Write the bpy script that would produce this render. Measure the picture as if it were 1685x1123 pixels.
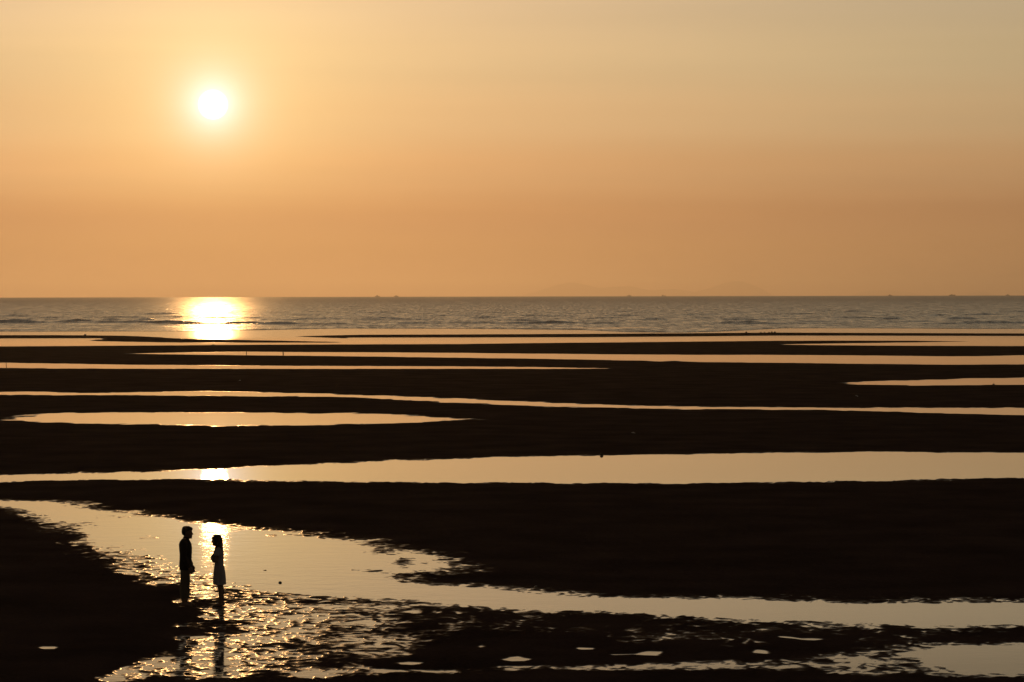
import bpy, bmesh, math, random
import numpy as np
from mathutils import Vector, Matrix

random.seed(7)
scene = bpy.context.scene
for o in list(bpy.data.objects):
    bpy.data.objects.remove(o, do_unlink=True)
COL = scene.collection

# ------------------------------------------------------------------ camera
H_CAM = 6.75            # eye height above the water, on the sea wall
R_EARTH = 6371000.0
F_PX = 1685 * 100 / 36  # 100 mm lens on a 36 mm sensor, photo is 1685 px wide
DIP = math.sqrt(2 * H_CAM / R_EARTH)
PITCH = (561.5 - 488.3) / F_PX + DIP
ROLL = -0.00208
fwd = Vector((0, math.cos(PITCH), -math.sin(PITCH)))
r0 = Vector((1, 0, 0)); u0 = Vector((0, math.sin(PITCH), math.cos(PITCH)))
cr = r0 * math.cos(ROLL) + u0 * math.sin(ROLL)
cu = -r0 * math.sin(ROLL) + u0 * math.cos(ROLL)
cam = bpy.data.objects.new('camera', bpy.data.cameras.new('camera'))
COL.objects.link(cam)
m = Matrix.Identity(4)
for i in range(3):
    m[i][0] = cr[i]; m[i][1] = cu[i]; m[i][2] = -fwd[i]
m[0][3], m[1][3], m[2][3] = 0, 0, H_CAM
cam.matrix_world = m
cam.data.lens = 100; cam.data.sensor_width = 36
cam.data.clip_start = 0.5; cam.data.clip_end = 90000
scene.camera = cam

def ray(px, py):
    d = fwd + cr * ((px - 842.5) / F_PX) - cu * ((py - 561.5) / F_PX)
    return d.normalized()
def gp(px, py, z=0.0):
    """point of the flat shore seen at a place of the photograph"""
    d = ray(px, py)
    t = (z - H_CAM) / d.z
    return Vector((d.x * t, d.y * t, z))

# ------------------------------------------------------------------ sky and sun
SUN = ray(350.5, 172.5)
SUN_EL = math.asin(SUN.z); SUN_AZ = math.atan2(SUN.x, SUN.y)
world = bpy.data.worlds.new('World'); scene.world = world
world.use_nodes = True
nt = world.node_tree; nt.nodes.clear()
def N(tree, typ, **kw):
    n = tree.nodes.new(typ)
    for k, v in kw.items():
        if k.startswith('i_'):
            n.inputs[int(k[2:])].default_value = v
        else:
            setattr(n, k, v)
    return n
def L(tree, a, b): tree.links.new(a, b)
def math_n(tree, op, a, b=None, clamp=False):
    n = tree.nodes.new('ShaderNodeMath'); n.operation = op; n.use_clamp = clamp
    for k, v in enumerate((a, b)):
        if v is None: continue
        if hasattr(v, 'is_output'): tree.links.new(v, n.inputs[k])
        else: n.inputs[k].default_value = v
    return n.outputs[0]
def scale_col(tree, col, fac):
    n = tree.nodes.new('ShaderNodeVectorMath'); n.operation = 'SCALE'
    if hasattr(col, 'is_output'): tree.links.new(col, n.inputs[0])
    else: n.inputs[0].default_value = col
    if hasattr(fac, 'is_output'): tree.links.new(fac, n.inputs['Scale'])
    else: n.inputs['Scale'].default_value = fac
    return n.outputs[0]
def add_col(tree, a, b, op='ADD'):
    n = tree.nodes.new('ShaderNodeVectorMath'); n.operation = op
    for k, v in enumerate((a, b)):
        if hasattr(v, 'is_output'): tree.links.new(v, n.inputs[k])
        else: n.inputs[k].default_value = v
    return n.outputs[0]

tc = N(nt, 'ShaderNodeTexCoord')
nrm = N(nt, 'ShaderNodeVectorMath', operation='NORMALIZE'); L(nt, tc.outputs['Generated'], nrm.inputs[0])
DIRV = nrm.outputs[0]
sep = N(nt, 'ShaderNodeSeparateXYZ'); L(nt, DIRV, sep.inputs[0])
elev = math_n(nt, 'MULTIPLY', math_n(nt, 'ARCSINE', sep.outputs['Z']), 180 / math.pi)   # degrees
elev = math_n(nt, 'MAXIMUM', elev, 0.0)
dist = N(nt, 'ShaderNodeVectorMath', operation='DISTANCE'); L(nt, DIRV, dist.inputs[0]); dist.inputs[1].default_value = SUN
theta = math_n(nt, 'MULTIPLY', math_n(nt, 'ARCSINE', math_n(nt, 'MULTIPLY', dist.outputs['Value'], 0.5)), 360 / math.pi)  # degrees from the sun
# smoky evening air: colour by height above the horizon (square root spreads the low degrees out)
ramp = N(nt, 'ShaderNodeValToRGB'); cr_ = ramp.color_ramp; cr_.interpolation = 'EASE'
L(nt, math_n(nt, 'SQRT', math_n(nt, 'DIVIDE', elev, 90.0)), ramp.inputs[0])
stops = [(0.0, (.405, .187, .073)), (0.7, (.480, .235, .092)), (1.5, (.500, .256, .102)), (2.5, (.500, .290, .137)), (3.5, (.497, .348, .185)),
         (4.7, (.490, .385, .220)), (6.0, (.475, .388, .247)), (8.5, (.310, .258, .168)), (13, (.300, .268, .195)), (22, (.225, .208, .170)), (40, (.085, .082, .077)), (90, (.032, .033, .037))]
while len(cr_.elements) < len(stops): cr_.elements.new(0.5)
for e, (deg, c) in zip(cr_.elements, stops):
    e.position = math.sqrt(deg / 90); e.color = (*c, 1)
# away from the sun the sky is dimmer
side = math_n(nt, 'ADD', math_n(nt, 'MULTIPLY', math_n(nt, 'EXPONENT', math_n(nt, 'DIVIDE', theta, -55.0)), 1.15), 0.11)
base = scale_col(nt, ramp.outputs['Color'], side)
# aureole of the sun in the haze, weakened low down where the air is thicker
low = N(nt, 'ShaderNodeMapRange', interpolation_type='SMOOTHSTEP'); L(nt, elev, low.inputs[0])
low.inputs[1].default_value = 0.0; low.inputs[2].default_value = 4.0; low.inputs[3].default_value = 0.42; low.inputs[4].default_value = 1.0
def glow(col, width):
    f = math_n(nt, 'EXPONENT', math_n(nt, 'DIVIDE', theta, -width))
    return scale_col(nt, scale_col(nt, col, f), low.outputs[0])
base = add_col(nt, base, glow((.29, .075, .012), 7.0))
base = add_col(nt, base, glow((.29, .32, .085), 2.0))
base = add_col(nt, base, glow((.9, 1.1, 1.6), 0.36))
# faint smoke layers
band = N(nt, 'ShaderNodeTexNoise', noise_dimensions='3D'); band.inputs['Scale'].default_value = 1.0; band.inputs['Detail'].default_value = 3
mp = N(nt, 'ShaderNodeVectorMath', operation='MULTIPLY'); L(nt, DIRV, mp.inputs[0]); mp.inputs[1].default_value = (3.0, 3.0, 62.0)
L(nt, mp.outputs[0], band.inputs['Vector'])
bm_ = N(nt, 'ShaderNodeMapRange'); L(nt, band.outputs[0], bm_.inputs[0])
bm_.inputs[1].default_value = 0.3; bm_.inputs[2].default_value = 0.7; bm_.inputs[3].default_value = 0.955; bm_.inputs[4].default_value = 1.045
base = scale_col(nt, base, bm_.outputs[0])
# one dusky layer about a degree and a half up
lay = math_n(nt, 'ADD', elev, math_n(nt, 'MULTIPLY', math_n(nt, 'SUBTRACT', band.outputs[0], .5), .9))
lay = math_n(nt, 'DIVIDE', math_n(nt, 'SUBTRACT', lay, 1.55), .42)
lay = math_n(nt, 'EXPONENT', math_n(nt, 'MULTIPLY', math_n(nt, 'MULTIPLY', lay, lay), -1.0))
base = add_col(nt, base, add_col(nt, (1, 1, 1), scale_col(nt, (.12, .15, .09), lay), 'SUBTRACT'), 'MULTIPLY')
# clear sky above the smoke
sky = N(nt, 'ShaderNodeTexSky', sky_type='NISHITA')
sky.sun_disc = False; sky.sun_elevation = SUN_EL; sky.sun_rotation = SUN_AZ
sky.air_density = 1.0; sky.dust_density = 4.0; sky.ozone_density = 1.0
base = add_col(nt, base, scale_col(nt, sky.outputs[0], 0.003))
# the disc itself
disc = N(nt, 'ShaderNodeMapRange', interpolation_type='SMOOTHSTEP'); L(nt, theta, disc.inputs[0])
disc.inputs[1].default_value = 0.22; disc.inputs[2].default_value = 0.31; disc.inputs[3].default_value = 1.0; disc.inputs[4].default_value = 0.0
base = add_col(nt, base, scale_col(nt, (5.0, 4.2, 3.0), disc.outputs[0]))
bg = N(nt, 'ShaderNodeBackground'); L(nt, base, bg.inputs['Color']); bg.inputs['Strength'].default_value = 1.0
wo = N(nt, 'ShaderNodeOutputWorld'); L(nt, bg.outputs[0], wo.inputs['Surface'])

sun = bpy.data.objects.new('sun', bpy.data.lights.new('sun', 'SUN')); COL.objects.link(sun)
sun.data.energy = 0.22; sun.data.angle = math.radians(0.53); sun.data.color = (1.0, .50, .17)
sun.rotation_euler = (-SUN).to_track_quat('-Z', 'Y').to_euler()
sun.location = (-30, 120, 60)

scene.view_settings.view_transform = 'Standard'; scene.view_settings.look = 'None'
scene.view_settings.exposure = 0.0; scene.view_settings.gamma = 1.0
scene.view_settings.use_curve_mapping = False
cy = scene.cycles
cy.max_bounces = 5; cy.diffuse_bounces = 2; cy.glossy_bounces = 3; cy.volume_bounces = 1; cy.transparent_max_bounces = 4
cy.caustics_reflective = False; cy.caustics_refractive = False
cy.use_denoising = True; cy.sample_clamp_indirect = 6.0; cy.sample_clamp_direct = 40.0

# ------------------------------------------------------------------ helpers
def tag(o, label=None, cat=None, group=None, kind=None):
    for k, v in (('label', label), ('category', cat), ('group', group), ('kind', kind)):
        if v: o[k] = v
    return o
def link_mesh(name, me, mat=None, parent=None):
    o = bpy.data.objects.new(name, me); COL.objects.link(o)
    if mat: me.materials.append(mat)
    if parent: o.parent = parent
    return o
def empty(name, loc=(0, 0, 0), rz=0):
    o = bpy.data.objects.new(name, None); COL.objects.link(o)
    o.location = loc; o.rotation_euler.z = rz; o.empty_display_size = 0.2
    return o
def grid_mesh(name, X, Y, Z, smooth=True):
    nr, nc = X.shape
    me = bpy.data.meshes.new(name)
    co = np.stack([X, Y, Z], -1).reshape(-1, 3).astype(np.float32)
    me.vertices.add(len(co)); me.vertices.foreach_set('co', co.ravel())
    i = np.arange(nr * nc).reshape(nr, nc)
    q = np.stack([i[:-1, :-1], i[:-1, 1:], i[1:, 1:], i[1:, :-1]], -1).reshape(-1, 4)
    me.loops.add(q.size); me.loops.foreach_set('vertex_index', q.ravel().astype(np.int32))
    me.polygons.add(len(q)); me.polygons.foreach_set('loop_start', np.arange(0, q.size, 4, dtype=np.int32))
    if smooth: me.polygons.foreach_set('use_smooth', np.ones(len(q), dtype=bool))
    me.update(calc_edges=True)
    return me

def perlin(x, y, seed=0):
    xi = np.floor(x).astype(np.int64); yi = np.floor(y).astype(np.int64)
    xf = x - xi; yf = y - yi
    def h(a, b):
        v = (a * 374761393 + b * 668265263 + seed * 974634777) & 0xffffffff
        v = ((v ^ (v >> 13)) * 1274126177) & 0xffffffff
        v = (v ^ (v >> 16))
        ang = (v & 0xffff) * (2 * math.pi / 65536)
        return np.cos(ang), np.sin(ang)
    def f(t): return t * t * t * (t * (t * 6 - 15) + 10)
    u, v = f(xf), f(yf)
    g00 = h(xi, yi); g10 = h(xi + 1, yi); g01 = h(xi, yi + 1); g11 = h(xi + 1, yi + 1)
    n00 = g00[0] * xf + g00[1] * yf
    n10 = g10[0] * (xf - 1) + g10[1] * yf
    n01 = g01[0] * xf + g01[1] * (yf - 1)
    n11 = g11[0] * (xf - 1) + g11[1] * (yf - 1)
    a = n00 + u * (n10 - n00); b = n01 + u * (n11 - n01)
    return (a + v * (b - a)) * 1.5

# ------------------------------------------------------------------ materials
def new_mat(name):
    mt = bpy.data.materials.new(name); mt.use_nodes = True
    t = mt.node_tree; b = t.nodes['Principled BSDF']
    return mt, t, b
def simple_mat(name, col, rough=0.8, spec=0.3, noise=0.25, scale=20.0, bump=0.0):
    mt, t, b = new_mat(name)
    c = N(t, 'ShaderNodeTexCoord')
    nz = N(t, 'ShaderNodeTexNoise'); nz.inputs['Scale'].default_value = scale; nz.inputs['Detail'].default_value = 4
    L(t, c.outputs['Object'], nz.inputs['Vector'])
    mr = N(t, 'ShaderNodeMapRange'); L(t, nz.outputs[0], mr.inputs[0])
    mr.inputs[1].default_value = .25; mr.inputs[2].default_value = .75; mr.inputs[3].default_value = 1 - noise; mr.inputs[4].default_value = 1 + noise
    L(t, scale_col(t, col, mr.outputs[0]), b.inputs['Base Color'])
    b.inputs['Roughness'].default_value = rough; b.inputs['Specular IOR Level'].default_value = spec
    if bump:
        bp = N(t, 'ShaderNodeBump'); bp.inputs['Strength'].default_value = bump; bp.inputs['Distance'].default_value = 0.01
        L(t, nz.outputs[0], bp.inputs['Height']); L(t, bp.outputs[0], b.inputs['Normal'])
    return mt

def sand_material():
    mt, t, b = new_mat('wet_dark_sand')
    g = N(t, 'ShaderNodeNewGeometry'); s = N(t, 'ShaderNodeSeparateXYZ'); L(t, g.outputs['Position'], s.inputs[0])
    wet = N(t, 'ShaderNodeMapRange', interpolation_type='SMOOTHSTEP'); L(t, s.outputs['Z'], wet.inputs[0])
    wet.inputs[1].default_value = 0.0010; wet.inputs[2].default_value = 0.0100; wet.inputs[3].default_value = 1; wet.inputs[4].default_value = 0
    nz = N(t, 'ShaderNodeTexNoise'); nz.inputs['Scale'].default_value = 0.35; nz.inputs['Detail'].default_value = 5
    L(t, g.outputs['Position'], nz.inputs['Vector'])
    n2 = N(t, 'ShaderNodeTexNoise'); n2.inputs['Scale'].default_value = 14; n2.inputs['Detail'].default_value = 4
    L(t, g.outputs['Position'], n2.inputs['Vector'])
    mr = N(t, 'ShaderNodeMapRange'); L(t, math_n(t, 'ADD', nz.outputs[0], math_n(t, 'MULTIPLY', n2.outputs[0], .5)), mr.inputs[0])
    mr.inputs[1].default_value = .45; mr.inputs[2].default_value = 1.05; mr.inputs[3].default_value = .5; mr.inputs[4].default_value = 1.6
    dry = scale_col(t, (.060, .036, .028), mr.outputs[0])
    mix = N(t, 'ShaderNodeMix', data_type='RGBA'); L(t, wet.outputs[0], mix.inputs['Factor'])
    L(t, dry, mix.inputs['A']); mix.inputs['B'].default_value = (.030, .018, .014, 1)
    L(t, mix.outputs['Result'], b.inputs['Base Color'])
    ro = N(t, 'ShaderNodeMapRange'); L(t, wet.outputs[0], ro.inputs[0]); ro.inputs[3].default_value = .95; ro.inputs[4].default_value = .27
    L(t, ro.outputs[0], b.inputs['Roughness'])
    sp = N(t, 'ShaderNodeMapRange'); L(t, wet.outputs[0], sp.inputs[0]); sp.inputs[3].default_value = .0; sp.inputs[4].default_value = .30
    L(t, sp.outputs[0], b.inputs['Specular IOR Level'])
    bp = N(t, 'ShaderNodeBump'); bp.inputs['Strength'].default_value = .6; bp.inputs['Distance'].default_value = .012
    L(t, n2.outputs[0], bp.inputs['Height']); L(t, bp.outputs[0], b.inputs['Normal'])
    return mt

def water_material(name, col, rough, layers, stretch=(1, 1, 1), streaks=False, calm=None, surf=None):
    """layers: (scale per metre, height in metres)"""
    mt, t, b = new_mat(name)
    b.inputs['Base Color'].default_value = (*col, 1); b.inputs['Roughness'].default_value = rough
    b.inputs['IOR'].default_value = 1.333; b.inputs['Specular IOR Level'].default_value = 0.5 if streaks else 0.5
    g = N(t, 'ShaderNodeNewGeometry')
    mp = N(t, 'ShaderNodeVectorMath', operation='MULTIPLY'); L(t, g.outputs['Position'], mp.inputs[0]); mp.inputs[1].default_value = stretch
    hsum = None
    for k, (sc, amp) in enumerate(layers):
        nz = N(t, 'ShaderNodeTexNoise'); nz.inputs['Scale'].default_value = sc; nz.inputs['Detail'].default_value = 2
        off = N(t, 'ShaderNodeVectorMath', operation='ADD'); L(t, mp.outputs[0], off.inputs[0]); off.inputs[1].default_value = (17.3 * k, 5.1 * k, 0)
        L(t, off.outputs[0], nz.inputs['Vector'])
        v = math_n(t, 'MULTIPLY', nz.outputs[0], amp)
        hsum = v if hsum is None else math_n(t, 'ADD', hsum, v)
    if calm is not None:
        sx = N(t, 'ShaderNodeSeparateXYZ'); L(t, g.outputs['Position'], sx.inputs[0])
        cm = N(t, 'ShaderNodeMapRange', interpolation_type='SMOOTHSTEP'); L(t, sx.outputs['X'], cm.inputs[0])
        cm.inputs[1].default_value = calm[0]; cm.inputs[2].default_value = calm[1]; cm.inputs[3].default_value = 1; cm.inputs[4].default_value = calm[2]
        hsum = math_n(t, 'MULTIPLY', hsum, cm.outputs[0])
    if surf is not None:
        sy = N(t, 'ShaderNodeSeparateXYZ'); L(t, g.outputs['Position'], sy.inputs[0])
        cm = N(t, 'ShaderNodeMapRange', interpolation_type='SMOOTHSTEP'); L(t, sy.outputs['Y'], cm.inputs[0])
        cm.inputs[1].default_value = surf[0]; cm.inputs[2].default_value = surf[1]; cm.inputs[3].default_value = rough; cm.inputs[4].default_value = surf[2]
        L(t, cm.outputs[0], b.inputs['Roughness'])
    if hsum is not None:
        bp = N(t, 'ShaderNodeBump'); bp.inputs['Strength'].default_value = 1; bp.inputs['Distance'].default_value = 1
        L(t, hsum, bp.inputs['Height']); L(t, bp.outputs[0], b.inputs['Normal'])
        if streaks:      # lanes of rougher, wind-touched water
            m2 = N(t, 'ShaderNodeVectorMath', operation='MULTIPLY'); L(t, g.outputs['Position'], m2.inputs[0]); m2.inputs[1].default_value = (.11, .03, 0)
            n2 = N(t, 'ShaderNodeTexNoise'); n2.inputs['Scale'].default_value = 1; n2.inputs['Detail'].default_value = 5; n2.inputs['Roughness'].default_value = .65
            L(t, m2.outputs[0], n2.inputs['Vector'])
            m3 = N(t, 'ShaderNodeVectorMath', operation='MULTIPLY'); L(t, g.outputs['Position'], m3.inputs[0]); m3.inputs[1].default_value = (.75, .045, 0)
            n3 = N(t, 'ShaderNodeTexNoise'); n3.inputs['Scale'].default_value = 1; n3.inputs['Detail'].default_value = 2; L(t, m3.outputs[0], n3.inputs['Vector'])
            r2 = N(t, 'ShaderNodeMapRange'); L(t, math_n(t, 'ADD', math_n(t, 'MULTIPLY', n2.outputs[0], .45), math_n(t, 'MULTIPLY', n3.outputs[0], .55)), r2.inputs[0])
            r2.inputs[1].default_value = .34; r2.inputs[2].default_value = .66; r2.inputs[3].default_value = rough * .5; r2.inputs[4].default_value = rough * 1.75
            sy = N(t, 'ShaderNodeSeparateXYZ'); L(t, g.outputs['Position'], sy.inputs[0])     # fresher breeze offshore
            off_ = N(t, 'ShaderNodeMapRange'); L(t, sy.outputs['Y'], off_.inputs[0])
            off_.inputs[1].default_value = 700; off_.inputs[2].default_value = 2600; off_.inputs[3].default_value = .85; off_.inputs[4].default_value = 1.35
            L(t, math_n(t, 'MULTIPLY', r2.outputs[0], off_.outputs[0]), b.inputs['Roughness'])
    return mt

M_SAND = sand_material()
M_POOL = water_material('calm_pool_water', (.022, .016, .010), .010, [(0.6, .0006)], surf=(360, 450, .11))
M_CHAN = water_material('rippled_channel_water', (.022, .016, .010), .02, [(6.0, .0021), (1.3, .0038)], (.7, 1, 1), calm=(-5.0, 4.0, .18))
M_SEA = water_material('sea_water', (.020, .019, .015), .26, [(1.3, .16), (0.5, .34), (0.12, .9), (0.03, 1.6)], (.55, 1, 1), True)

# ------------------------------------------------------------------ shore: pools and bars traced on the flat
def poly(top, bot):
    return list(top) + list(reversed(bot))
POOLS = [
    # calm strip behind the last bar and the sea beyond it
    poly([(-400, 470 + 30), (2085, 470 + 30)],
         [(-400, 552), (0, 552), (90, 552), (150, 552.4), (200, 553), (231, 554.2), (262, 556), (300, 558), (345, 559), (420, 560.5), (500, 562), (548, 563.2),
          (575, 563.4), (640, 562.5), (640, 557.5), (575, 557), (525, 555.2), (494, 553.9), (540, 552.6), (600, 551.3), (760, 550.8), (960, 549.9), (1120, 549), (1270, 547.8), (1400, 548.2), (1685, 549.2), (2085, 549.2)]),
    # second strip, open to the first one round the end of the bar
    poly([(-400, 557.5), (0, 557.2), (90, 557), (176, 557), (182, 558.3), (156, 560.4), (170, 561.6), (230, 563), (300, 564), (420, 564.1), (545, 564), (553, 562), (562, 555.8),
          (760, 555.6), (960, 555.2), (1120, 554), (1270, 552.6), (1400, 552.6), (1685, 553.2), (2085, 553.2)],
         [(-400, 571), (0, 570.5), (150, 569.7), (300, 568.7), (420, 567.8), (560, 567.2), (760, 566.6), (900, 564.8), (1000, 564), (1120, 562.8), (1270, 561.3), (1400, 561), (1500, 561.2),
          (1585, 562.2), (1500, 563.6), (1400, 565), (1330, 566), (1268, 567.2), (1330, 568.3), (1460, 569.3), (1685, 570), (2085, 570)]),
    poly([(203, 582.4), (250, 581.2), (300, 580.2), (405, 579), (560, 579.8), (660, 580.3), (760, 581), (890, 582.3), (1060, 583.7), (1120, 584), (1290, 584.3), (1400, 585), (1500, 586), (1570, 586.7), (1620, 586), (1685, 584.7), (2085, 583)],
         [(260, 583.3), (330, 584.3), (430, 585.3), (560, 586.6), (660, 588), (760, 589.2), (890, 591), (1060, 594), (1085, 595.2), (1110, 594.2), (1130, 596), (1290, 597.5), (1400, 599), (1570, 600.5), (1685, 600), (2085, 599)]),
    poly([(-400, 593), (0, 597), (100, 598.5), (200, 600.2), (365, 601.6), (560, 602.5), (730, 603), (890, 604.2), (1008, 606.6)],
         [(-400, 602), (0, 606), (100, 606.8), (200, 607.2), (560, 607.4), (890, 607.4), (980, 607.2)]),
    poly([(1381, 630.2), (1410, 628.4), (1450, 627), (1522, 625.6), (1580, 623.4), (1685, 621.6), (2085, 618)],
         [(1400, 632.6), (1455, 633.7), (1520, 634.6), (1600, 634), (1685, 633.3), (2085, 632)]),
    poly([(-400, 643), (0, 645.5), (50, 644.8), (116, 647.2), (160, 647), (232, 645.4), (332, 643.8), (400, 645.1), (560, 649.3), (660, 652.4), (760, 656.6), (790, 658), (890, 662.6), (960, 665.4), (1040, 667.8), (1120, 669.5), (1290, 670.5), (1400, 671.3), (1520, 671.5), (1685, 671.5), (2085, 671)],
         [(-400, 648), (0, 649.8), (50, 650.1), (116, 650.8), (160, 650.4), (232, 651.2), (332, 651.6), (400, 651.9), (560, 653.2), (660, 657.8), (730, 662.3), (790, 664.4), (890, 668.6), (960, 671), (1120, 673.3), (1290, 674.2), (1400, 675.4), (1520, 679.4), (1685, 683.3), (2085, 692)]),
    poly([(20, 689), (43, 685.8), (66, 682.7), (113, 680), (232, 679.4), (365, 679.4), (560, 680.6), (650, 683.4), (700, 686.8), (740, 689.9), (774, 691)],
         [(33, 692), (100, 696), (232, 698), (365, 700.5), (432, 700), (560, 698.6), (640, 696.4), (694, 694.1), (740, 692.2)]),
    poly([(-400, 790), (0, 782), (72, 781), (180, 778.2), (300, 774.5), (359, 772), (467, 766.7), (560, 763), (650, 758.8), (775, 754.8), (920, 751.2), (990, 749.6), (1120, 748.4), (1230, 746.8), (1340, 745.4), (1440, 744.8), (1550, 745.1), (1685, 746.2), (2085, 752)],
         [(-400, 800), (0, 793.8), (72, 791), (180, 789), (300, 787.5), (359, 788.8), (467, 791), (560, 791.9), (650, 792.9), (775, 794), (920, 794.4), (1000, 795), (1120, 794.9), (1230, 794.6), (1340, 792), (1440, 791), (1550, 788), (1685, 786.8), (2085, 782)]),
    # the channel that bends round the couple
    poly([(-400, 812), (0, 823), (90, 828.4), (144, 835.6), (197, 843.8), (251, 852), (298, 859.3), (345, 863), (395, 869), (467, 874.5), (560, 890), (632, 900), (686, 914), (720, 928), (712, 944), (640, 946),
          (668, 957), (740, 964), (811, 969.5), (883, 976.6), (990, 982), (1120, 986.4), (1300, 990), (1480, 991.8), (1685, 994), (2085, 1000)],
         [(-400, 815), (0, 833), (54, 843), (108, 858), (136, 878), (161, 896), (215, 917), (269, 932), (298, 943), (341, 953), (377, 968), (431, 975), (502, 982), (560, 984), (632, 986), (704, 991), (811, 998), (919, 1003.5), (1027, 1009), (1120, 1012.6), (1263, 1019.6), (1371, 1025), (1480, 1030.4), (1551, 1030.4), (1685, 1029.4), (2085, 1028)]),
    # pool at the lower right
    poly([(1480, 1078), (1515, 1071), (1540, 1065), (1545, 1061.5), (1580, 1061.5), (1620, 1063), (1685, 1062.4), (2085, 1058)],
         [(1500, 1094), (1550, 1103), (1600, 1109), (1685, 1110), (2085, 1112)]),
]
PUDDLES = [
    [(65, 1066), (72, 1064.2), (88, 1064.4), (96, 1065.6), (88, 1068), (74, 1068)],
    [(828, 1085.5), (838, 1082), (852, 1081.4), (868, 1084.8), (858, 1088), (842, 1088.6)],
    [(1010, 1077.8), (1045, 1076.4), (1068, 1072.6), (1088, 1072.6), (1089, 1076), (1082, 1079), (1060, 1079), (1042, 1078)],
    [(952, 1068), (958, 1066.6), (971, 1067), (970, 1069), (958, 1069.4)],
    [(1242, 1074.4), (1246, 1070.4), (1258, 1072.4), (1270, 1076), (1258, 1077)],
    [(1286, 1048), (1300, 1048.6), (1318, 1051), (1330, 1050.8), (1356, 1052.6), (1340, 1053.4), (1318, 1052.6), (1300, 1050.4)],
    [(658, 1091), (672, 1089.4), (690, 1091), (676, 1094.4), (662, 1093.6)],
    [(786, 1064), (792, 1061.4), (797, 1064.5), (790, 1066)],
]
SHORE = [[(gp(x, y).x, gp(x, y).y) for x, y in p] for p in POOLS]
PUD = [[(gp(x, y).x, gp(x, y).y) for x, y in p] for p in PUDDLES]

# mixed ground: patches where the mean level is near the water (photo place, half sizes, level in m)
MIX = [
    (440, 1045, 150, 62, .004), (620, 1060, 110, 48, .004), (300, 1100, 110, 30, .000),
    (205, 905, 45, 17, -.002), (255, 925, 50, 18, -.002), (300, 948, 50, 16, .002), (175, 880, 30, 16, -.010), (150, 862, 22, 10, -.006), (270, 880, 70, 12, -.021),
    (395, 1000, 70, 16, .000), (480, 995, 70, 14, .001), (430, 1030, 90, 20, .003), (545, 1010, 80, 18, .000), (530, 1045, 80, 16, .003), (600, 1025, 60, 18, .000),
    (350, 1062, 90, 18, .001), (285, 1090, 80, 20, -.001), (215, 1108, 60, 16, .000), (370, 1095, 110, 26, -.003), (480, 1085, 80, 16, .002), (180, 1118, 50, 10, -.001),
    (520, 1110, 90, 12, -.003), (620, 1070, 70, 18, .004), (620, 1104, 80, 12, -.001), (690, 1040, 60, 26, .006), (640, 1000, 60, 8, .004), (310, 1052, 40, 8, -.001),
    (735, 1030, 60, 24, .010), (735, 1106, 80, 8, .001), (850, 1100, 80, 9, .001), (960, 1099, 90, 8, -.001), (1070, 1098, 90, 9, -.003), (1180, 1095, 90, 10, -.003),
    (1290, 1094, 90, 11, -.002), (1390, 1088, 80, 13, .000), (1460, 1078, 60, 14, .001), (1440, 1104, 90, 8, .001),
    (860, 1030, 110, 22, .009), (1050, 1045, 130, 24, .011), (1250, 1050, 130, 22, .011), (1440, 1048, 110, 16, .012), (1600, 1046, 110, 9, .010),
    (610, 912, 40, 10, -.004), (660, 926, 45, 14, .002), (690, 945, 45, 9, .006), (620, 941, 45, 4, .000), (590, 938, 25, 2.5, .003),
    (455, 884, 50, 7, -.006), (380, 873, 40, 5, -.004), (205, 850, 40, 6, -.003), (240, 860, 50, 6, -.008), (640, 905, 40, 7, .004),
    (430, 935, 40, 6, -.009), (560, 920, 50, 9, -.012), (250, 884, 45, 8, -.008), (300, 902, 40, 8, -.009), (345, 928, 40, 8, -.008), (400, 962, 40, 7, -.006), (480, 950, 50, 7, -.010), (160, 850, 40, 6, -.008),
    (225, 938, 45, 10, .004), (265, 957, 50, 12, .006), (340, 985, 40, 10, .002), (334, 972, 24, 10, -.001), (300, 990, 30, 8, .005), (350, 1012, 40, 8, .003), (310, 1030, 40, 8, .005),
]

# fan of sample points, dense near the camera and coarse far away
def dgrid(segs):
    out = []
    for a, b, step in segs:
        n = max(1, int(round((b - a) / step))); out += list(np.linspace(a, b, n, endpoint=False))
    out.append(segs[-1][1]); return np.array(out)
D = dgrid([(34, 46.5, .35), (46.5, 74, .065), (74, 100, .13), (100, 170, .35), (170, 330, .8), (330, 545, 1.3)])
U = np.linspace(-.235, .235, 781)
XX = D[:, None] * U[None, :]; YY = np.repeat(D[:, None], len(U), 1)

def signed_shore(X, Y, polys):
    sd = np.full(X.shape, 60.0)
    for p in polys:
        ys = [q[1] for q in p]; lo, hi = min(ys) - 14, max(ys) + 14
        rows = np.where((D > lo) & (D < hi))[0]
        if len(rows) == 0: continue
        r0_, r1_ = rows[0], rows[-1] + 1
        x = X[r0_:r1_]; y = Y[r0_:r1_]
        best = np.full(x.shape, 1e9); inside = np.zeros(x.shape, bool)
        n = len(p)
        for k in range(n):
            ax, ay = p[k]; bx, by = p[(k + 1) % n]
            dx, dy = bx - ax, by - ay; ll = dx * dx + dy * dy + 1e-12
            t = np.clip(((x - ax) * dx + (y - ay) * dy) / ll, 0, 1)
            ex = x - (ax + t * dx); ey = y - (ay + t * dy)
            np.minimum(best, ex * ex + ey * ey, out=best)
            cond = (ay > y) != (by > y)
            xi = ax + (y - ay) * dx / (dy if abs(dy) > 1e-9 else 1e-9)
            inside ^= cond & (x < xi)
        dd = np.sqrt(best); dd[inside] *= -1
        sd[r0_:r1_] = np.minimum(sd[r0_:r1_], dd)
    return sd
SD = signed_shore(XX, YY, SHORE)
SP = signed_shore(XX, YY, PUD)
SD = SD + np.interp(YY, [150, 450], [0, 1.2])
near = np.clip((105 - YY) / 25, 0, 1)
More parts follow.
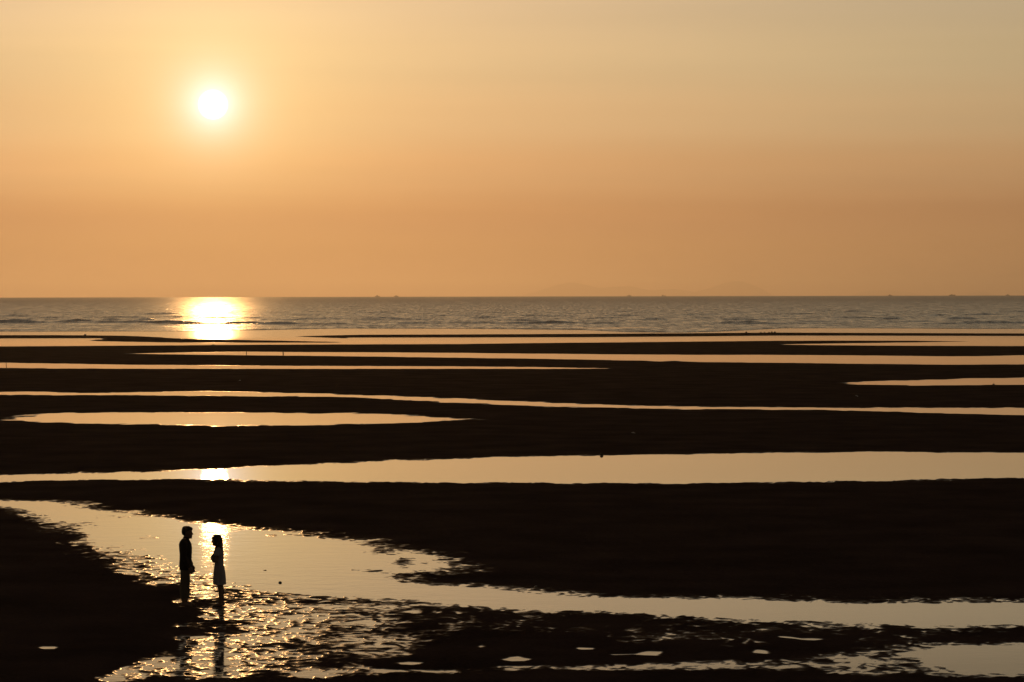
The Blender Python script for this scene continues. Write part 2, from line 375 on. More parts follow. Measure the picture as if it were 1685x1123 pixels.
SD = SD + (.35 + .25 * near) * perlin(XX / 3.1, YY / 3.1, 3) * np.clip(YY / 90, .4, 2.2) * np.where(YY > 250, .6, 1)
SD = SD + .55 * perlin(XX / 1.3, YY / 1.6, 7) * np.clip((YY - 85) / 20, 0, 1) * np.clip((300 - YY) / 60, 0, 1)
slope = np.interp(YY, [40, 75, 100, 170, 330, 545], [.010, .010, .013, .016, .015, .014])
top = (.16 + .07 * perlin(XX / 14, YY / 9, 5)) * np.interp(YY, [40, 170, 330, 545], [1, .9, .6, .45])
B = np.where(SD > 0, top * (1 - np.exp(-np.maximum(SD, 0) * slope / top)), np.maximum(SD * .03, -.07))
for (px, py, rx, ry, lev) in MIX:
    c = gp(px, py); e1 = gp(px + rx, py); e2 = gp(px, py - ry)
    sx = abs(e1.x - c.x); sy = abs(e2.y - c.y)
    cx = c.x + (YY - c.y) * c.x / c.y
    w = np.exp(-((((XX - cx) / sx) ** 2 + ((YY - c.y) / sy) ** 2) ** 1.5))
    B = B * (1 - w) + lev * .72 * w
# current ripples: lobed, broken crests, a few centimetres high
wx = XX + .22 * perlin(XX / .9, YY / .9, 11) + .1 * perlin(XX / .35, YY / .35, 15); wy = YY + .22 * perlin(XX / .8, YY / .8, 12)
rip = (.34 * perlin(wx / .50, wy / .75, 21) + .50 * perlin(wx / .25 + wy / 1.4, wy / .36, 22) + .36 * perlin(wx / .125, wy / .19, 25) + .34 * perlin(XX / 1.3, YY / 1.7, 23) + .16 * perlin(XX / .07, YY / .10, 24))
rip2 = perlin(XX / 1.4, YY / .9, 31) + .6 * perlin(XX / .5, YY / .4, 32)
amp = np.interp(YY, [40, 80, 100, 160, 300, 545], [.0140, .0140, .013, .013, .007, .003])
dry_calm = np.interp(B, [.02, .10], [1.0, .8])
deep = np.interp(B, [-.05, -.02, 0], [.55, .85, 1.0])
Z = B + amp * (rip * np.clip((150 - YY) / 60, 0, 1) + rip2 * .8 * np.clip((YY - 90) / 60, 0, 1)) * dry_calm * deep
Z = Z + .02 * perlin(XX / 6, YY / 5, 41) * np.clip(B / .05, 0, 1)
wp = np.clip((.75 - SP) / .45, 0, 1)
Z = Z * (1 - wp) + wp * (np.clip((SP + .10 * perlin(XX / .5, YY / .5, 91)) * .10, -.03, .03) + .7 * amp * rip * np.clip(SP / .3, 0, 1))
# waterline lip: lumps end in a small scarp
Z = Z + np.interp(YY, [46, 90, 140], [.0030, .0030, .002]) * np.tanh(Z / .0022)
MAN = gp(304.0, 998.5); GIRL = gp(362.0, 998.5)
for c in (MAN, GIRL):
    w = np.exp(-(((XX - c.x) / .24) ** 2 + ((YY - c.y) / .22) ** 2) ** 2)
    Z = Z * (1 - w) + (.006) * w
Z[-1, :] = -.4; Z[0, :] = -.5
sand = link_mesh('tidal_flat', grid_mesh('tidal_flat', XX, YY, Z), M_SAND); tag(sand, kind='structure')
def ground_z(x, y):
    i = int(np.clip(np.searchsorted(D, y), 1, len(D) - 1)); j = int(np.clip(np.searchsorted(U, x / y), 1, len(U) - 1))
    return float(Z[i - 1:i + 1, j - 1:j + 1].max())

# sandy bed under everything
bed = grid_mesh('sea_bed', np.array([[-900., 900.], [-900., 900.]]), np.array([[-150., -150.], [560., 560.]]), np.full((2, 2), -.62))
tag(link_mesh('sea_bed', bed, M_SAND), kind='structure')

# still water in the channel and the pools: level sheets the sand rises out of
def sheet(name, y0, y1, w, mat):
    ys = np.linspace(y0, y1, 5); xs = np.linspace(-w, w, 9)
    X, Y = np.meshgrid(xs, ys)
    return tag(link_mesh(name, grid_mesh(name, X, Y, np.zeros_like(X)), mat), kind='structure')
Y_SPLIT = gp(842, 809).y
sheet('channel_water', 20, Y_SPLIT, 160, M_CHAN)
sheet('pool_water', Y_SPLIT, 560, 600, M_POOL)

# ------------------------------------------------------------------ sea
FX = [-700, 0, 300, 420, 560, 750, 960, 1030, 1120, 1200, 1290, 1400, 1685, 2400]
FY = [545.8, 545.6, 545.3, 543.5, 540.6, 541, 543, 546.5, 547.5, 545, 540.2, 540.4, 541.3, 541.3]
US = np.linspace(-.27, .27, 620)
front = np.array([gp(842.5 + u * F_PX, np.interp(842.5 + u * F_PX, FX, FY)).y for u in US])
rows = []
nA = 420
tA = np.linspace(0, 1, nA) ** 1.25
YA = front[None, :] + (1050 - front[None, :]) * tA[:, None]
far = np.geomspace(1050, 14000, 90)[1:]
YS = np.vstack([YA, np.repeat(far[:, None], len(US), 1)])
XS = YS * US[None, :]
fade = np.clip((YS - front[None, :]) / 25, 0, 1)
sw = (.10 * perlin(XS / 42, YS / 15, 51) + .07 * perlin(XS / 14, YS / 6, 52) + .035 * perlin(XS / 5, YS / 2.6, 53))
ZS = sw * (0.25 + .75 * fade)
ZS[nA:] *= np.linspace(1, .4, len(far))[:, None]
CREST = [(-60, 532.6, 160, .30), (75, 532.4, 90, .30), (165, 530.8, 100, .34), (250, 532.2, 130, .36), (370, 533.6, 140, .32), (480, 534.8, 110, .28), (120, 523.5, 60, .25), (55, 526, 60, .18),
         (330, 523.8, 60, .22), (430, 527.5, 90, .24), (520, 525.5, 50, .22), (610, 526.3, 55, .22), (580, 537, 60, .18), (665, 526.6, 50, .26), (690, 533, 60, .18),
         (800, 523.5, 40, .22), (790, 532, 60, .25), (880, 532.8, 80, .32), (960, 533.8, 70, .34), (1010, 524.6, 50, .22), (1060, 532.8, 70, .34), (1075, 526.5, 45, .2),
         (1150, 532.4, 40, .34), (1200, 532.9, 80, .40), (1262, 534.4, 90, .38), (1215, 526.4, 28, .36), (1265, 527.2, 30, .24), (1345, 531, 50, .2), (1330, 517.8, 60, .25), (1400, 523.7, 50, .22),
         (1455, 526.3, 40, .32), (1500, 530.5, 60, .2), (1585, 526.2, 38, .34), (1640, 532.4, 80, .34), (1560, 533.8, 60, .22), (1730, 531, 90, .3), (1850, 534, 120, .3), (720, 521, 60, .2), (900, 520, 60, .2), (220, 518, 80, .2), (1150, 519, 60, .2)]
rc = random.Random(3)
for k in range(90):
    y = rc.uniform(503, 530); CREST.append((rc.uniform(-100, 1790), y, rc.uniform(18, 55), rc.uniform(.10, .22) * (1 + (530 - y) * .02)))
for (px, py, rx, h) in CREST:
    c = gp(px, py); e = gp(px + rx * .5, py)
    sx = abs(e.x - c.x) * 1.7
    r_lo = max(0, int(np.searchsorted(YS[:, 300], c.y - 30))); r_hi = min(len(YS), int(np.searchsorted(YS[:, 300], c.y + 30)))
    if r_hi - r_lo < 3: continue
    x = XS[r_lo:r_hi]; y = YS[r_lo:r_hi]
    dx = (x - c.x) / sx
    yy = y - c.y - 2.2 * perlin(x / 11, x * 0 + py, 61) - 1.0 * perlin(x / 3.5, x * 0 + py, 62)
    prof = np.where(yy < 0, np.exp(-(yy / 1.6) ** 2), np.exp(-(yy / 4.0) ** 2))
    edge = np.exp(-np.abs(dx) ** 3) * (.8 + .7 * perlin(x / 9, x * 0 + py * 3, 63) + .3 * perlin(x / 3, x * 0 + py * 3, 64))
    ZS[r_lo:r_hi] += 1.7 * h * prof * np.clip(edge, 0, 2)
ZS += .05 + .16 * np.exp(-((YS - front[None, :] - 5) / 2.6) ** 2) * np.clip(.7 + 1.2 * perlin(XS / 18, YS * 0 + .5, 66), 0, 1.4)
ZS[0, :] = -.06
dd2 = XS ** 2 + YS ** 2
ZS -= np.where(YS > 1000, dd2 / (2 * R_EARTH), dd2 / (2 * R_EARTH) * np.clip((YS - 470) / 530, 0, 1))
tag(link_mesh('sea', grid_mesh('sea', XS, YS, ZS), M_SEA), kind='structure')

# ------------------------------------------------------------------ far islands
M_HILL = simple_mat('forested_hill', (.05, .055, .04), .95, .05, .3, .004)
D_ISL = 48000.0
def island(name, prof, dist, depth, seed):
    px = [p[0] for p in prof]; ph = [p[1] for p in prof]
    xs = np.linspace(px[0], px[-1], 130); hh = np.interp(xs, px, ph)
    drop = dist * dist / (2 * R_EARTH)
    rows_ = 17; X = np.zeros((rows_, len(xs))); Y = X.copy(); Zi = X.copy()
    for r in range(rows_):
        v = -1 + 2 * r / (rows_ - 1)
        for c in range(len(xs)):
            d_ = dist + v * depth
            ang = ray(xs[c], 488.3); t = dist / ang.y
            # height so that its crest stands that many pixels over the sea line
            hz = hh[c] / F_PX * dist - (dist * DIP - H_CAM) + 0
            X[r, c] = ang.x * t; Y[r, c] = d_
            Zi[r, c] = max(0, 1 - abs(v) ** 1.4) * (hz + drop) - drop - 1
    n = perlin(X / 260, Y / 260, seed) * 5 + perlin(X / 90, Y / 90, seed + 1) * 2.2
    Zi += n * np.clip((Zi + drop) / 40, 0, 1)
    return tag(link_mesh(name, grid_mesh(name, X, Y, Zi), M_HILL), kind='structure')
island('island_hill', [(845, -2), (868, 4), (895, 12), (920, 20), (940, 24), (962, 20), (985, 14), (1010, 15), (1035, 17), (1058, 12), (1075, 10), (1110, 12), (1140, 8), (1170, -2)], D_ISL, 1100, 71)
island('island_hill', [(1120, -2), (1150, 9), (1172, 14), (1190, 21), (1208, 25), (1222, 24), (1240, 18), (1258, 10), (1275, -2)], D_ISL * 1.02, 1000, 75)
island('island_hill', [(1395, -2), (1415, 6), (1440, 9), (1470, 9), (1500, 5), (1525, -2)], D_ISL * 1.1, 1000, 79)
island('island_hill', [(1575, -2), (1595, 4), (1612, 7), (1630, 4), (1650, -2)], D_ISL * 1.1, 800, 83)

# ------------------------------------------------------------------ fishing boats on the horizon
M_HULL = simple_mat('weathered_boat_paint', (.10, .08, .07), .6, .3, .2, 1.0)
M_CABIN = simple_mat('boat_cabin_paint', (.16, .14, .12), .6, .3, .15, 1.0)
M_MAST = simple_mat('boat_mast_metal', (.06, .055, .05), .5, .4, .1, 1.0)
def bm_box(bm, c, s):
    bmesh.ops.create_cube(bm, size=1, matrix=Matrix.Translation(c) @ Matrix.Diagonal((*s, 1)))
def bm_obj(name, bm, mat, parent, smooth=False):
    me = bpy.data.meshes.new(name); bmesh.ops.recalc_face_normals(bm, faces=bm.faces[:]); bm.to_mesh(me); bm.free()
    if smooth:
        for p in me.polygons: p.use_smooth = True
    return link_mesh(name, me, mat, parent)
def hull_bm(Lh, W, Hh):
    bm = bmesh.new(); rings = []
    for k in range(11):
        t = k / 10; x = (t - .5) * Lh
        w = W * .5 * (1 - max(0, (t - .55) / .45) ** 2.2) * (.8 + .2 * min(1, t / .15))
        sheer = Hh * (1 + .55 * max(0, (t - .45) / .55) ** 2 + .12 * (1 - t))
        rings.append([bm.verts.new((x, s * w * f, z)) for s, f, z in ((-1, 1, sheer), (-1, .85, Hh * .35), (-1, .35, -.5), (1, .35, -.5), (1, .85, Hh * .35), (1, 1, sheer))])
    for a, b in zip(rings, rings[1:]):
        for k in range(6):
            bm.faces.new((a[k], a[(k + 1) % 6], b[(k + 1) % 6], b[k]))
    bm.faces.new(rings[0]); bm.faces.new(list(reversed(rings[-1])))
    return bm
def boat(px, dist, Lh, label, cab=(-.15, .3, 2.2), mast=(-.05, 4.5), flip=False, bow_mast=False):
    d = ray(px, 488); x = d.x / d.y * dist
    z = -(x * x + dist * dist) / (2 * R_EARTH) + .1
    t = empty('fishing_boat', (x, dist, z), math.pi if flip else 0)
    tag(t, label, 'boat', 'boats far out along the horizon')
    Hh = 1.5 * Lh / 12
    bm_obj('hull', hull_bm(Lh, Lh * .27, Hh), M_HULL, t)
    bm = bmesh.new(); bm_box(bm, (cab[0] * Lh, 0, Hh + cab[2] / 2 - .1), (cab[1] * Lh, Lh * .16, cab[2])); bm_box(bm, (cab[0] * Lh, 0, Hh + cab[2]), (cab[1] * Lh * 1.12, Lh * .19, .16))
    bm_obj('cabin', bm, M_CABIN, t)
    def pole(xx, hgt):
        bm = bmesh.new(); bmesh.ops.create_cone(bm, cap_ends=True, segments=8, radius1=.16, radius2=.09, depth=hgt, matrix=Matrix.Translation((xx, 0, Hh + hgt / 2 - .2)))
        bm_obj('mast', bm, M_MAST, t)
    pole(mast[0] * Lh, mast[1])
    if bow_mast: pole(.38 * Lh, mast[1] * .75)
    return t
boat(621, 9600, 16, 'fishing boat with tall midship cabin, one of the pair nearest the sun glitter', (-.05, .36, 3.2), (.02, 5.2))
boat(652, 9600, 15, 'low fishing boat with long flat cabin, one of the pair nearest the sun glitter', (.0, .5, 2.2), (.1, 4.2))
boat(1035, 9300, 15, 'fishing boat below the middle of the islands with a post on its bow', (.02, .22, 3.0), (.04, 4.4), bow_mast=True)
boat(1092, 9300, 13, 'small fishing boat below the islands with a single stubby mast and aft cabin', (-.2, .25, 2.6), (-.1, 4.4))
boat(1465, 9000, 12, 'small fishing boat beneath the low island, cabin set forward', (.12, .3, 2.6), (.0, 4.0), flip=True)
boat(1567, 7600, 16, 'longest low fishing boat, lying clear of the sea line on the water', (-.1, .2, 2.0), (-.05, 3.2), bow_mast=True)
boat(1658, 9000, 12, 'small fishing boat ending the row of boats on the side away from the sun', (-.05, .3, 2.6), (-.1, 3.8), flip=True)

# ------------------------------------------------------------------ stakes, stones, shells
M_WOOD = simple_mat('old_wet_wood', (.05, .038, .028), .8, .25, .3, 30, .4)
def stake(px, py, hgt, rad, lean, label):
    p = gp(px, py)
    bm = bmesh.new(); rr = random.Random(px); rings = []
    for k in range(7):
        t = k / 6; r = rad * (1.1 - .35 * t)
        cx = lean * hgt * t + rad * .3 * math.sin(5 * t); z = -.35 + (hgt + .35) * t
        rings.append([bm.verts.new((cx + r * math.cos(a) * rr.uniform(.85, 1.15), r * math.sin(a) * rr.uniform(.85, 1.15), z + (rr.uniform(-.03, .03) if k == 6 else 0))) for a in [j * math.pi / 5 for j in range(10)]])
    for a, b in zip(rings, rings[1:]):
        for j in range(10): bm.faces.new((a[j], a[(j + 1) % 10], b[(j + 1) % 10], b[j]))
    bm.faces.new(rings[-1]); bm.faces.new(list(reversed(rings[0])))
    o = bm_obj('wooden_stake', bm, M_WOOD, None, True); o.location = p
    return tag(o, label, 'stake')
stake(404.6, 585, .56, .05, .16, 'leaning wooden stake in a far strip of water, taller neighbour of a short stub')
stake(466, 583, .30, .065, 0, 'short thick wooden stub standing in the same water strip as the leaning stake')
stake(10.5, 606.5, .62, .03, -.02, 'thin upright stake standing alone in a narrow strip of water')

M_STONE = simple_mat('dark_stone', (.05, .042, .036), .7, .3, .3, 25, .5)
M_SHELL = simple_mat('white_shell', (.62, .56, .48), .45, .5, .1, 40)
M_LEAF = simple_mat('orange_leaf', (.45, .17, .05), .6, .3, .25, 40)
def stone(name, px, py, s, mat, label, cat, group=None, seed=1, flat=.6):
    p = gp(px, py); rr = random.Random(seed)
    bm = bmesh.new(); bmesh.ops.create_icosphere(bm, subdivisions=3, radius=1)
    k1 = [Vector((rr.uniform(-1, 1), rr.uniform(-1, 1), rr.uniform(-1, 1))).normalized() for _ in range(9)]
    k2 = [rr.uniform(.72, .95) for _ in range(9)]
    for v in bm.verts:
        for n, c in zip(k1, k2):
            d = v.co.dot(n)
            if d > c: v.co -= n * (d - c) * .9
        v.co = Vector((v.co.x * s, v.co.y * s * .8, v.co.z * s * flat))
    o = bm_obj(name, bm, mat, None, True)
    o.location = (p.x, p.y, max(0, ground_z(p.x, p.y)) + s * flat * .45); o.rotation_euler.z = rr.uniform(0, 3)
    return tag(o, label, cat, group)
stone('stone', 990, 749.5, .075, M_STONE, 'round dark stone at the far edge of the wide mirror pool', 'stone', seed=2, flat=.9)
stone('stone', 461, 959.5, .042, M_STONE, 'dark stone lying alone in the bright channel beside the couple', 'stone', seed=3)
stone('stone', 140, 552, .22, M_STONE, 'low wide dark lump alone on the outermost bar beyond the three stakes', 'stone', seed=4, flat=.5)
stone('stone', 351, 569, .16, M_STONE, 'small dark lump on the bar edge straight under the sun path', 'stone', seed=5)
for k, (px, s) in enumerate([(1228, .19), (1252, .13), (1258, .12), (1265.5, .16), (1270, .19), (1275, .19)]):
    stone('stone', px, 548.3, s, M_STONE, 'dark stone standing apart from the cluster on the outermost bar beneath the islands' if k == 0 else 'small dark stone in the tight cluster on the outermost bar beneath the islands', 'stone', 'stones along the outermost bar', seed=20 + k, flat=.75)
stone('stone', 1635, 633.5, .09, M_STONE, 'small stone on the near edge of the short pool that tapers to a point', 'stone', seed=9)
stone('leaf_scrap', 436, 939, .05, M_LEAF, 'scrap of orange leaf lying in the bright channel near the lone stone', 'leaf', seed=12, flat=.18)
def shell(px, py, s, label, seed):
    p = gp(px, py); bm = bmesh.new(); rr = random.Random(seed)
    apex = bm.verts.new((-s * .9, 0, s * .1)); rows_ = []
    for k in range(1, 6):
        t = k / 5; row = []
        for j in range(9):
            a = -1.05 + 2.1 * j / 8; r = s * 1.8 * t * (1 + .05 * (j % 2))
            row.append(bm.verts.new((-s * .9 + r * math.cos(a), r * math.sin(a) * .9, s * (.12 + .75 * math.sin(math.pi * (.15 + .6 * t)) * math.cos(a * 1.1)))))
        rows_.append(row)
    for j in range(8): bm.faces.new((apex, rows_[0][j], rows_[0][j + 1]))
    for a, b in zip(rows_, rows_[1:]):
        for j in range(8): bm.faces.new((a[j], b[j], b[j + 1], a[j + 1]))
    r = bmesh.ops.solidify(bm, geom=bm.faces[:], thickness=s * .12)
    o = bm_obj('shell', bm, M_SHELL, None, True)
    o.location = (p.x, p.y, ground_z(p.x, p.y) - s * .05); o.rotation_euler = (rr.uniform(-.2, .2), rr.uniform(.1, .5), rr.uniform(0, 6))
    return tag(o, label, 'shell')
shell(1042, 717.5, .075, 'pale shell on the dark bar behind the wide mirror pool', 1)
shell(1409, 656, .10, 'pale shell on the bar between the short tapering pool and the thin stream', 2)
shell(882, 967, .035, 'pale shell by the near rim of the big dark bar, above the channel', 3)
shell(395, 629.5, .07, 'pale shell on the bar above the glowing bend of the thin stream', 4)

# ------------------------------------------------------------------ the couple
def ring_loft(bm, rings, seg=20):
    """rings: (cx, cy, z, rx, ry)"""
    rs = []
    for (cx, cy_, z, rx, ry) in rings:
        rs.append([bm.verts.new((cx + rx * math.cos(a), cy_ + ry * math.sin(a), z)) for a in [2 * math.pi * j / seg for j in range(seg)]])
    for a, b in zip(rs, rs[1:]):
        for j in range(seg): bm.faces.new((a[j], a[(j + 1) % seg], b[(j + 1) % seg], b[j]))
    bm.faces.new(list(reversed(rs[0]))); bm.faces.new(rs[-1])
def tube(bm, pts, rad, seg=12, sub=3):
    P = [Vector(p) for p in pts]; pp, rr = [], []
    for k in range(len(P) - 1):
        a = P[max(k - 1, 0)]; b = P[k]; c = P[k + 1]; d = P[min(k + 2, len(P) - 1)]
        for s in range(sub):
            t = s / sub
            pp.append(.5 * ((2 * b) + (c - a) * t + (2 * a - 5 * b + 4 * c - d) * t * t + (3 * b - a - 3 * c + d) * t ** 3)); rr.append(rad[k] * (1 - t) + rad[k + 1] * t)
    pp.append(P[-1]); rr.append(rad[-1])
    # round both ends
    d0 = (pp[1] - pp[0]).normalized(); d1 = (pp[-1] - pp[-2]).normalized()
    pp = [pp[0] - d0 * rr[0] * .7] + pp + [pp[-1] + d1 * rr[-1] * .7]; rr = [rr[0] * .55] + rr + [rr[-1] * .55]
    rings = []; up = Vector((0, 1, 0.13))
    for k, (p, r) in enumerate(zip(pp, rr)):
        tn = (pp[min(k + 1, len(pp) - 1)] - pp[max(k - 1, 0)]).normalized()
        s = tn.cross(up).normalized(); q = s.cross(tn)
        rings.append([bm.verts.new(p + (s * math.cos(a) + q * math.sin(a)) * r) for a in [2 * math.pi * j / seg for j in range(seg)]])
    for a, b in zip(rings, rings[1:]):
        for j in range(seg): bm.faces.new((a[j], a[(j + 1) % seg], b[(j + 1) % seg], b[j]))
    bm.faces.new(list(reversed(rings[0]))); bm.faces.new(rings[-1])
def ball(bm, c, r, seg=12):
    bmesh.ops.create_uvsphere(bm, u_segments=seg, v_segments=seg, radius=1, matrix=Matrix.Translation(c) @ Matrix.Diagonal((*r, 1)))
def fused(name, bm, mat, parent, voxel, smooth_it=2):
    """overlapping volumes grown together into one continuous skin"""
    me = bpy.data.meshes.new(name + '_raw'); bmesh.ops.recalc_face_normals(bm, faces=bm.faces[:]); bm.to_mesh(me); bm.free()
    tmp = bpy.data.objects.new('tmp', me); COL.objects.link(tmp)
    r = tmp.modifiers.new('r', 'REMESH'); r.mode = 'VOXEL'; r.voxel_size = voxel; r.use_smooth_shade = True
    if smooth_it:
        s = tmp.modifiers.new('s', 'SMOOTH'); s.iterations = smooth_it; s.factor = .5
    dg = bpy.context.evaluated_depsgraph_get(); dg.update()
    out = bpy.data.meshes.new_from_object(tmp.evaluated_get(dg)); out.name = name
    bpy.data.objects.remove(tmp, do_unlink=True); bpy.data.meshes.remove(me)
    return link_mesh(name, out, mat, parent)
def hand(bm, w, fdir, side, curl=.5, s=1.0, palm_n=None):
    """palm, four unequal bent fingers and a thumb from wrist w along fdir; side = across the palm, towards the thumb"""
    w = Vector(w); f = Vector(fdir).normalized(); sd_ = (Vector(side) - f * Vector(side).dot(f)).normalized(); n = f.cross(sd_)
    if palm_n is not None and n.dot(Vector(palm_n)) < 0: n = -n
    for k in range(4):
        off = (1.5 - k) * .019 * s
        tube(bm, [w + sd_ * off * .5, w + f * .045 * s + sd_ * off, w + f * .085 * s + sd_ * off], [.017 * s, .015 * s, .012 * s], 8, 2)
        ln = (.068, .076, .071, .056)[k] * s
        a = w + f * .088 * s + sd_ * off
        b = a + (f * math.cos(curl * .5) + n * math.sin(curl * .5)) * ln * .45
        c = b + (f * math.cos(curl * 1.3) + n * math.sin(curl * 1.3)) * ln * .32
        d = c + (f * math.cos(curl * 2.0) + n * math.sin(curl * 2.0)) * ln * .26
        tube(bm, [a, b, c, d], [.0098 * s, .0092 * s, .0085 * s, .0075 * s], 8, 2)
    t0 = w + f * .025 * s + sd_ * .026 * s
    t1 = t0 + (f * .75 + sd_ * .55 + n * .25).normalized() * .04 * s
    t2 = t1 + (f * .9 + sd_ * .1 + n * .35).normalized() * .032 * s
    tube(bm, [t0, t1, t2], [.014 * s, .0115 * s, .009 * s], 8, 2)
def foot(bm, ax, ay, s=1.0):
    tube(bm, [(ax - .045 * s, ay, .04 * s), (ax + .02 * s, ay, .05 * s), (ax + .10 * s, ay, .032 * s), (ax + .155 * s, ay, .024 * s)], [.036 * s, .042 * s, .036 * s, .026 * s], 12, 3)
    for k in range(5):
        yy = ay + (k - 2) * .0165 * s
        tube(bm, [(ax + .14 * s, yy, .02 * s), (ax + (.185 - .008 * abs(k - 1)) * s, yy, .014 * s)], [.012 * s, .0105 * s], 8, 2)
def head(bm, cx, cz, s=1.0):
    """profile towards +x; cz = crown height"""
    ring_loft(bm, [(cx + .055 * s, 0, cz - .232 * s, .022 * s, .024 * s), (cx + .045 * s, 0, cz - .222 * s, .045 * s, .044 * s), (cx + .030 * s, 0, cz - .195 * s, .068 * s, .060 * s),
                   (cx + .018 * s, 0, cz - .160 * s, .084 * s, .068 * s), (cx + .010 * s, 0, cz - .115 * s, .094 * s, .074 * s), (cx + .004 * s, 0, cz - .075 * s, .097 * s, .077 * s),
                   (cx, 0, cz - .040 * s, .086 * s, .068 * s), (cx - .002 * s, 0, cz - .014 * s, .058 * s, .046 * s), (cx - .002 * s, 0, cz - .002 * s, .022 * s, .018 * s)], 24)
    tube(bm, [(cx + .098 * s, 0, cz - .108 * s), (cx + .110 * s, 0, cz - .13 * s), (cx + .118 * s, 0, cz - .148 * s)], [.008 * s, .010 * s, .013 * s], 10, 2)   # nose
    ball(bm, (cx + .098 * s, 0, cz - .178 * s), (.012 * s, .022 * s, .006 * s)); ball(bm, (cx + .094 * s, 0, cz - .190 * s), (.013 * s, .020 * s, .007 * s))  # lips
    ball(bm, (cx + .085 * s, 0, cz - .218 * s), (.018 * s, .022 * s, .015 * s))  # chin
    for q in (-1, 1):
        ball(bm, (cx - .004 * s, q * .077 * s, cz - .128 * s), (.018 * s, .010 * s, .031 * s))   # ears
        ball(bm, (cx + .088 * s, q * .034 * s, cz - .096 * s), (.016 * s, .022 * s, .009 * s))   # brow
        ball(bm, (cx + .084 * s, q * .032 * s, cz - .113 * s), (.011 * s, .012 * s, .010 * s))   # eye

M_SKIN = simple_mat('skin', (.20, .115, .075), .6, .4, .08, 30)
M_HAIR = simple_mat('black_hair', (.014, .010, .008), .45, .4, .3, 60)
M_SHIRT = simple_mat('dark_shirt_cloth', (.025, .018, .016), .9, .15, .15, 60)
M_TROU = simple_mat('khaki_trouser_cloth', (.15, .12, .085), .9, .15, .12, 60)
M_DRESS = simple_mat('white_dress_cloth', (.64, .56, .56), .9, .15, .06, 60)

# man: faces +x, weight on both feet, near arm hanging a little forward
man = empty('person', (MAN.x, MAN.y, 0.004))
tag(man, 'man in dark long shirt and khaki trousers facing the woman, arm hanging', 'person')
bm = bmesh.new()
LEAN = .045
for q in (-1, 1):
    fx = -.01 if q < 0 else .03
    foot(bm, fx, q * .085)
    ring_loft(bm, [(fx, q * .085, .04, .036, .034), (fx - .008, q * .086, .12, .038, .036), (fx - .02, q * .088, .25, .052, .048), (fx - .022, q * .09, .34, .058, .053), (fx, q * .09, .45, .053, .051),
                   (fx + .008, q * .09, .52, .060, .058), (.015, q * .092, .70, .078, .075), (.02, q * .092, .86, .092, .088), (.02, q * .085, .93, .09, .085)], 16)
ring_loft(bm, [(.02, 0, .84, .095, .15), (.02, 0, .92, .105, .168), (.022, 0, 1.02, .098, .155), (.026, 0, 1.12, .104, .152), (.028, 0, 1.24, .116, .172), (.024, 0, 1.34, .114, .190),
               (.018, 0, 1.41, .092, .165), (.02, 0, 1.45, .07, .10), (.03, 0, 1.49, .056, .058), (.045, 0, 1.56, .054, .056)], 24)
head(bm, LEAN + .01, 1.712, 1.08)
for q in (-1, 1):
    sh = (.012, q * .185, 1.375); el = (.02, q * .225, 1.09); wr = (.135, q * .215, .865)
    tube(bm, [sh, (.012, q * .215, 1.25), el, (.075, q * .225, .98), wr], [.058, .052, .042, .040, .027], 14, 3)
    hand(bm, wr, (.33, 0, -1), (1, q * -.3, 0), .45, 1.0, (-.1, -q, 0))
body = fused('body', bm, M_SKIN, man, .0058)
bm = bmesh.new()
ring_loft(bm, [(.02, 0, .795, .128, .190), (.02, 0, .80, .138, .200), (.021, 0, .90, .136, .196), (.022, 0, 1.02, .130, .186), (.026, 0, 1.12, .130, .184), (.024, 0, 1.24, .138, .198), (.016, 0, 1.34, .136, .212),
               (.012, 0, 1.40, .112, .188), (.014, 0, 1.435, .09, .13), (.026, 0, 1.462, .072, .082), (.03, 0, 1.47, .066, .07)], 28)
for q in (-1, 1):
    tube(bm, [(.012, q * .18, 1.375), (.010, q * .218, 1.25), (.02, q * .228, 1.09), (.075, q * .228, .98), (.122, q * .217, .885)], [.075, .068, .060, .052, .044], 16, 3)
ring_loft(bm, [(.03, 0, 1.455, .074, .078), (.034, 0, 1.475, .070, .074), (.04, 0, 1.50, .066, .070)], 20)   # collar
shirt = fused('shirt', bm, M_SHIRT, man, .009, 1); shirt['label'] = 'dark long-sleeved shirt worn loose over the trousers'
for k in range(6):
    bm = bmesh.new(); ball(bm, (.163 - (k > 3) * .012, 0.0, 1.36 - k * .10), (.006, .007, .007), 8)
    bm_obj('button', bm, M_TROU, shirt, True)
bm = bmesh.new()
for q in (-1, 1):
    fx = -.01 if q < 0 else .03
    ring_loft(bm, [(fx - .005, q * .086, .175, .062, .060), (fx - .012, q * .087, .19, .066, .064), (fx - .016, q * .09, .34, .074, .068), (fx, q * .092, .50, .076, .072), (.014, q * .094, .70, .093, .086), (.02, q * .092, .88, .106, .100), (.02, q * .08, .94, .10, .09)], 18)
ring_loft(bm, [(.02, 0, .84, .112, .168), (.02, 0, .92, .118, .178), (.022, 0, .99, .110, .168)], 24)
tr = fused('trousers', bm, M_TROU, man, .009, 1); tr['label'] = 'khaki trousers rolled above the ankles'
bm = bmesh.new()
hx = LEAN + .01
ring_loft(bm, [(hx - .052, 0, 1.535, .040, .050), (hx - .048, 0, 1.56, .058, .070), (hx - .040, 0, 1.60, .078, .084), (hx - .018, 0, 1.64, .098, .092), (hx - .002, 0, 1.67, .108, .092), (hx - .002, 0, 1.70, .100, .083), (hx - .006, 0, 1.722, .074, .062), (hx - .012, 0, 1.735, .034, .03)], 24)
rr = random.Random(5)
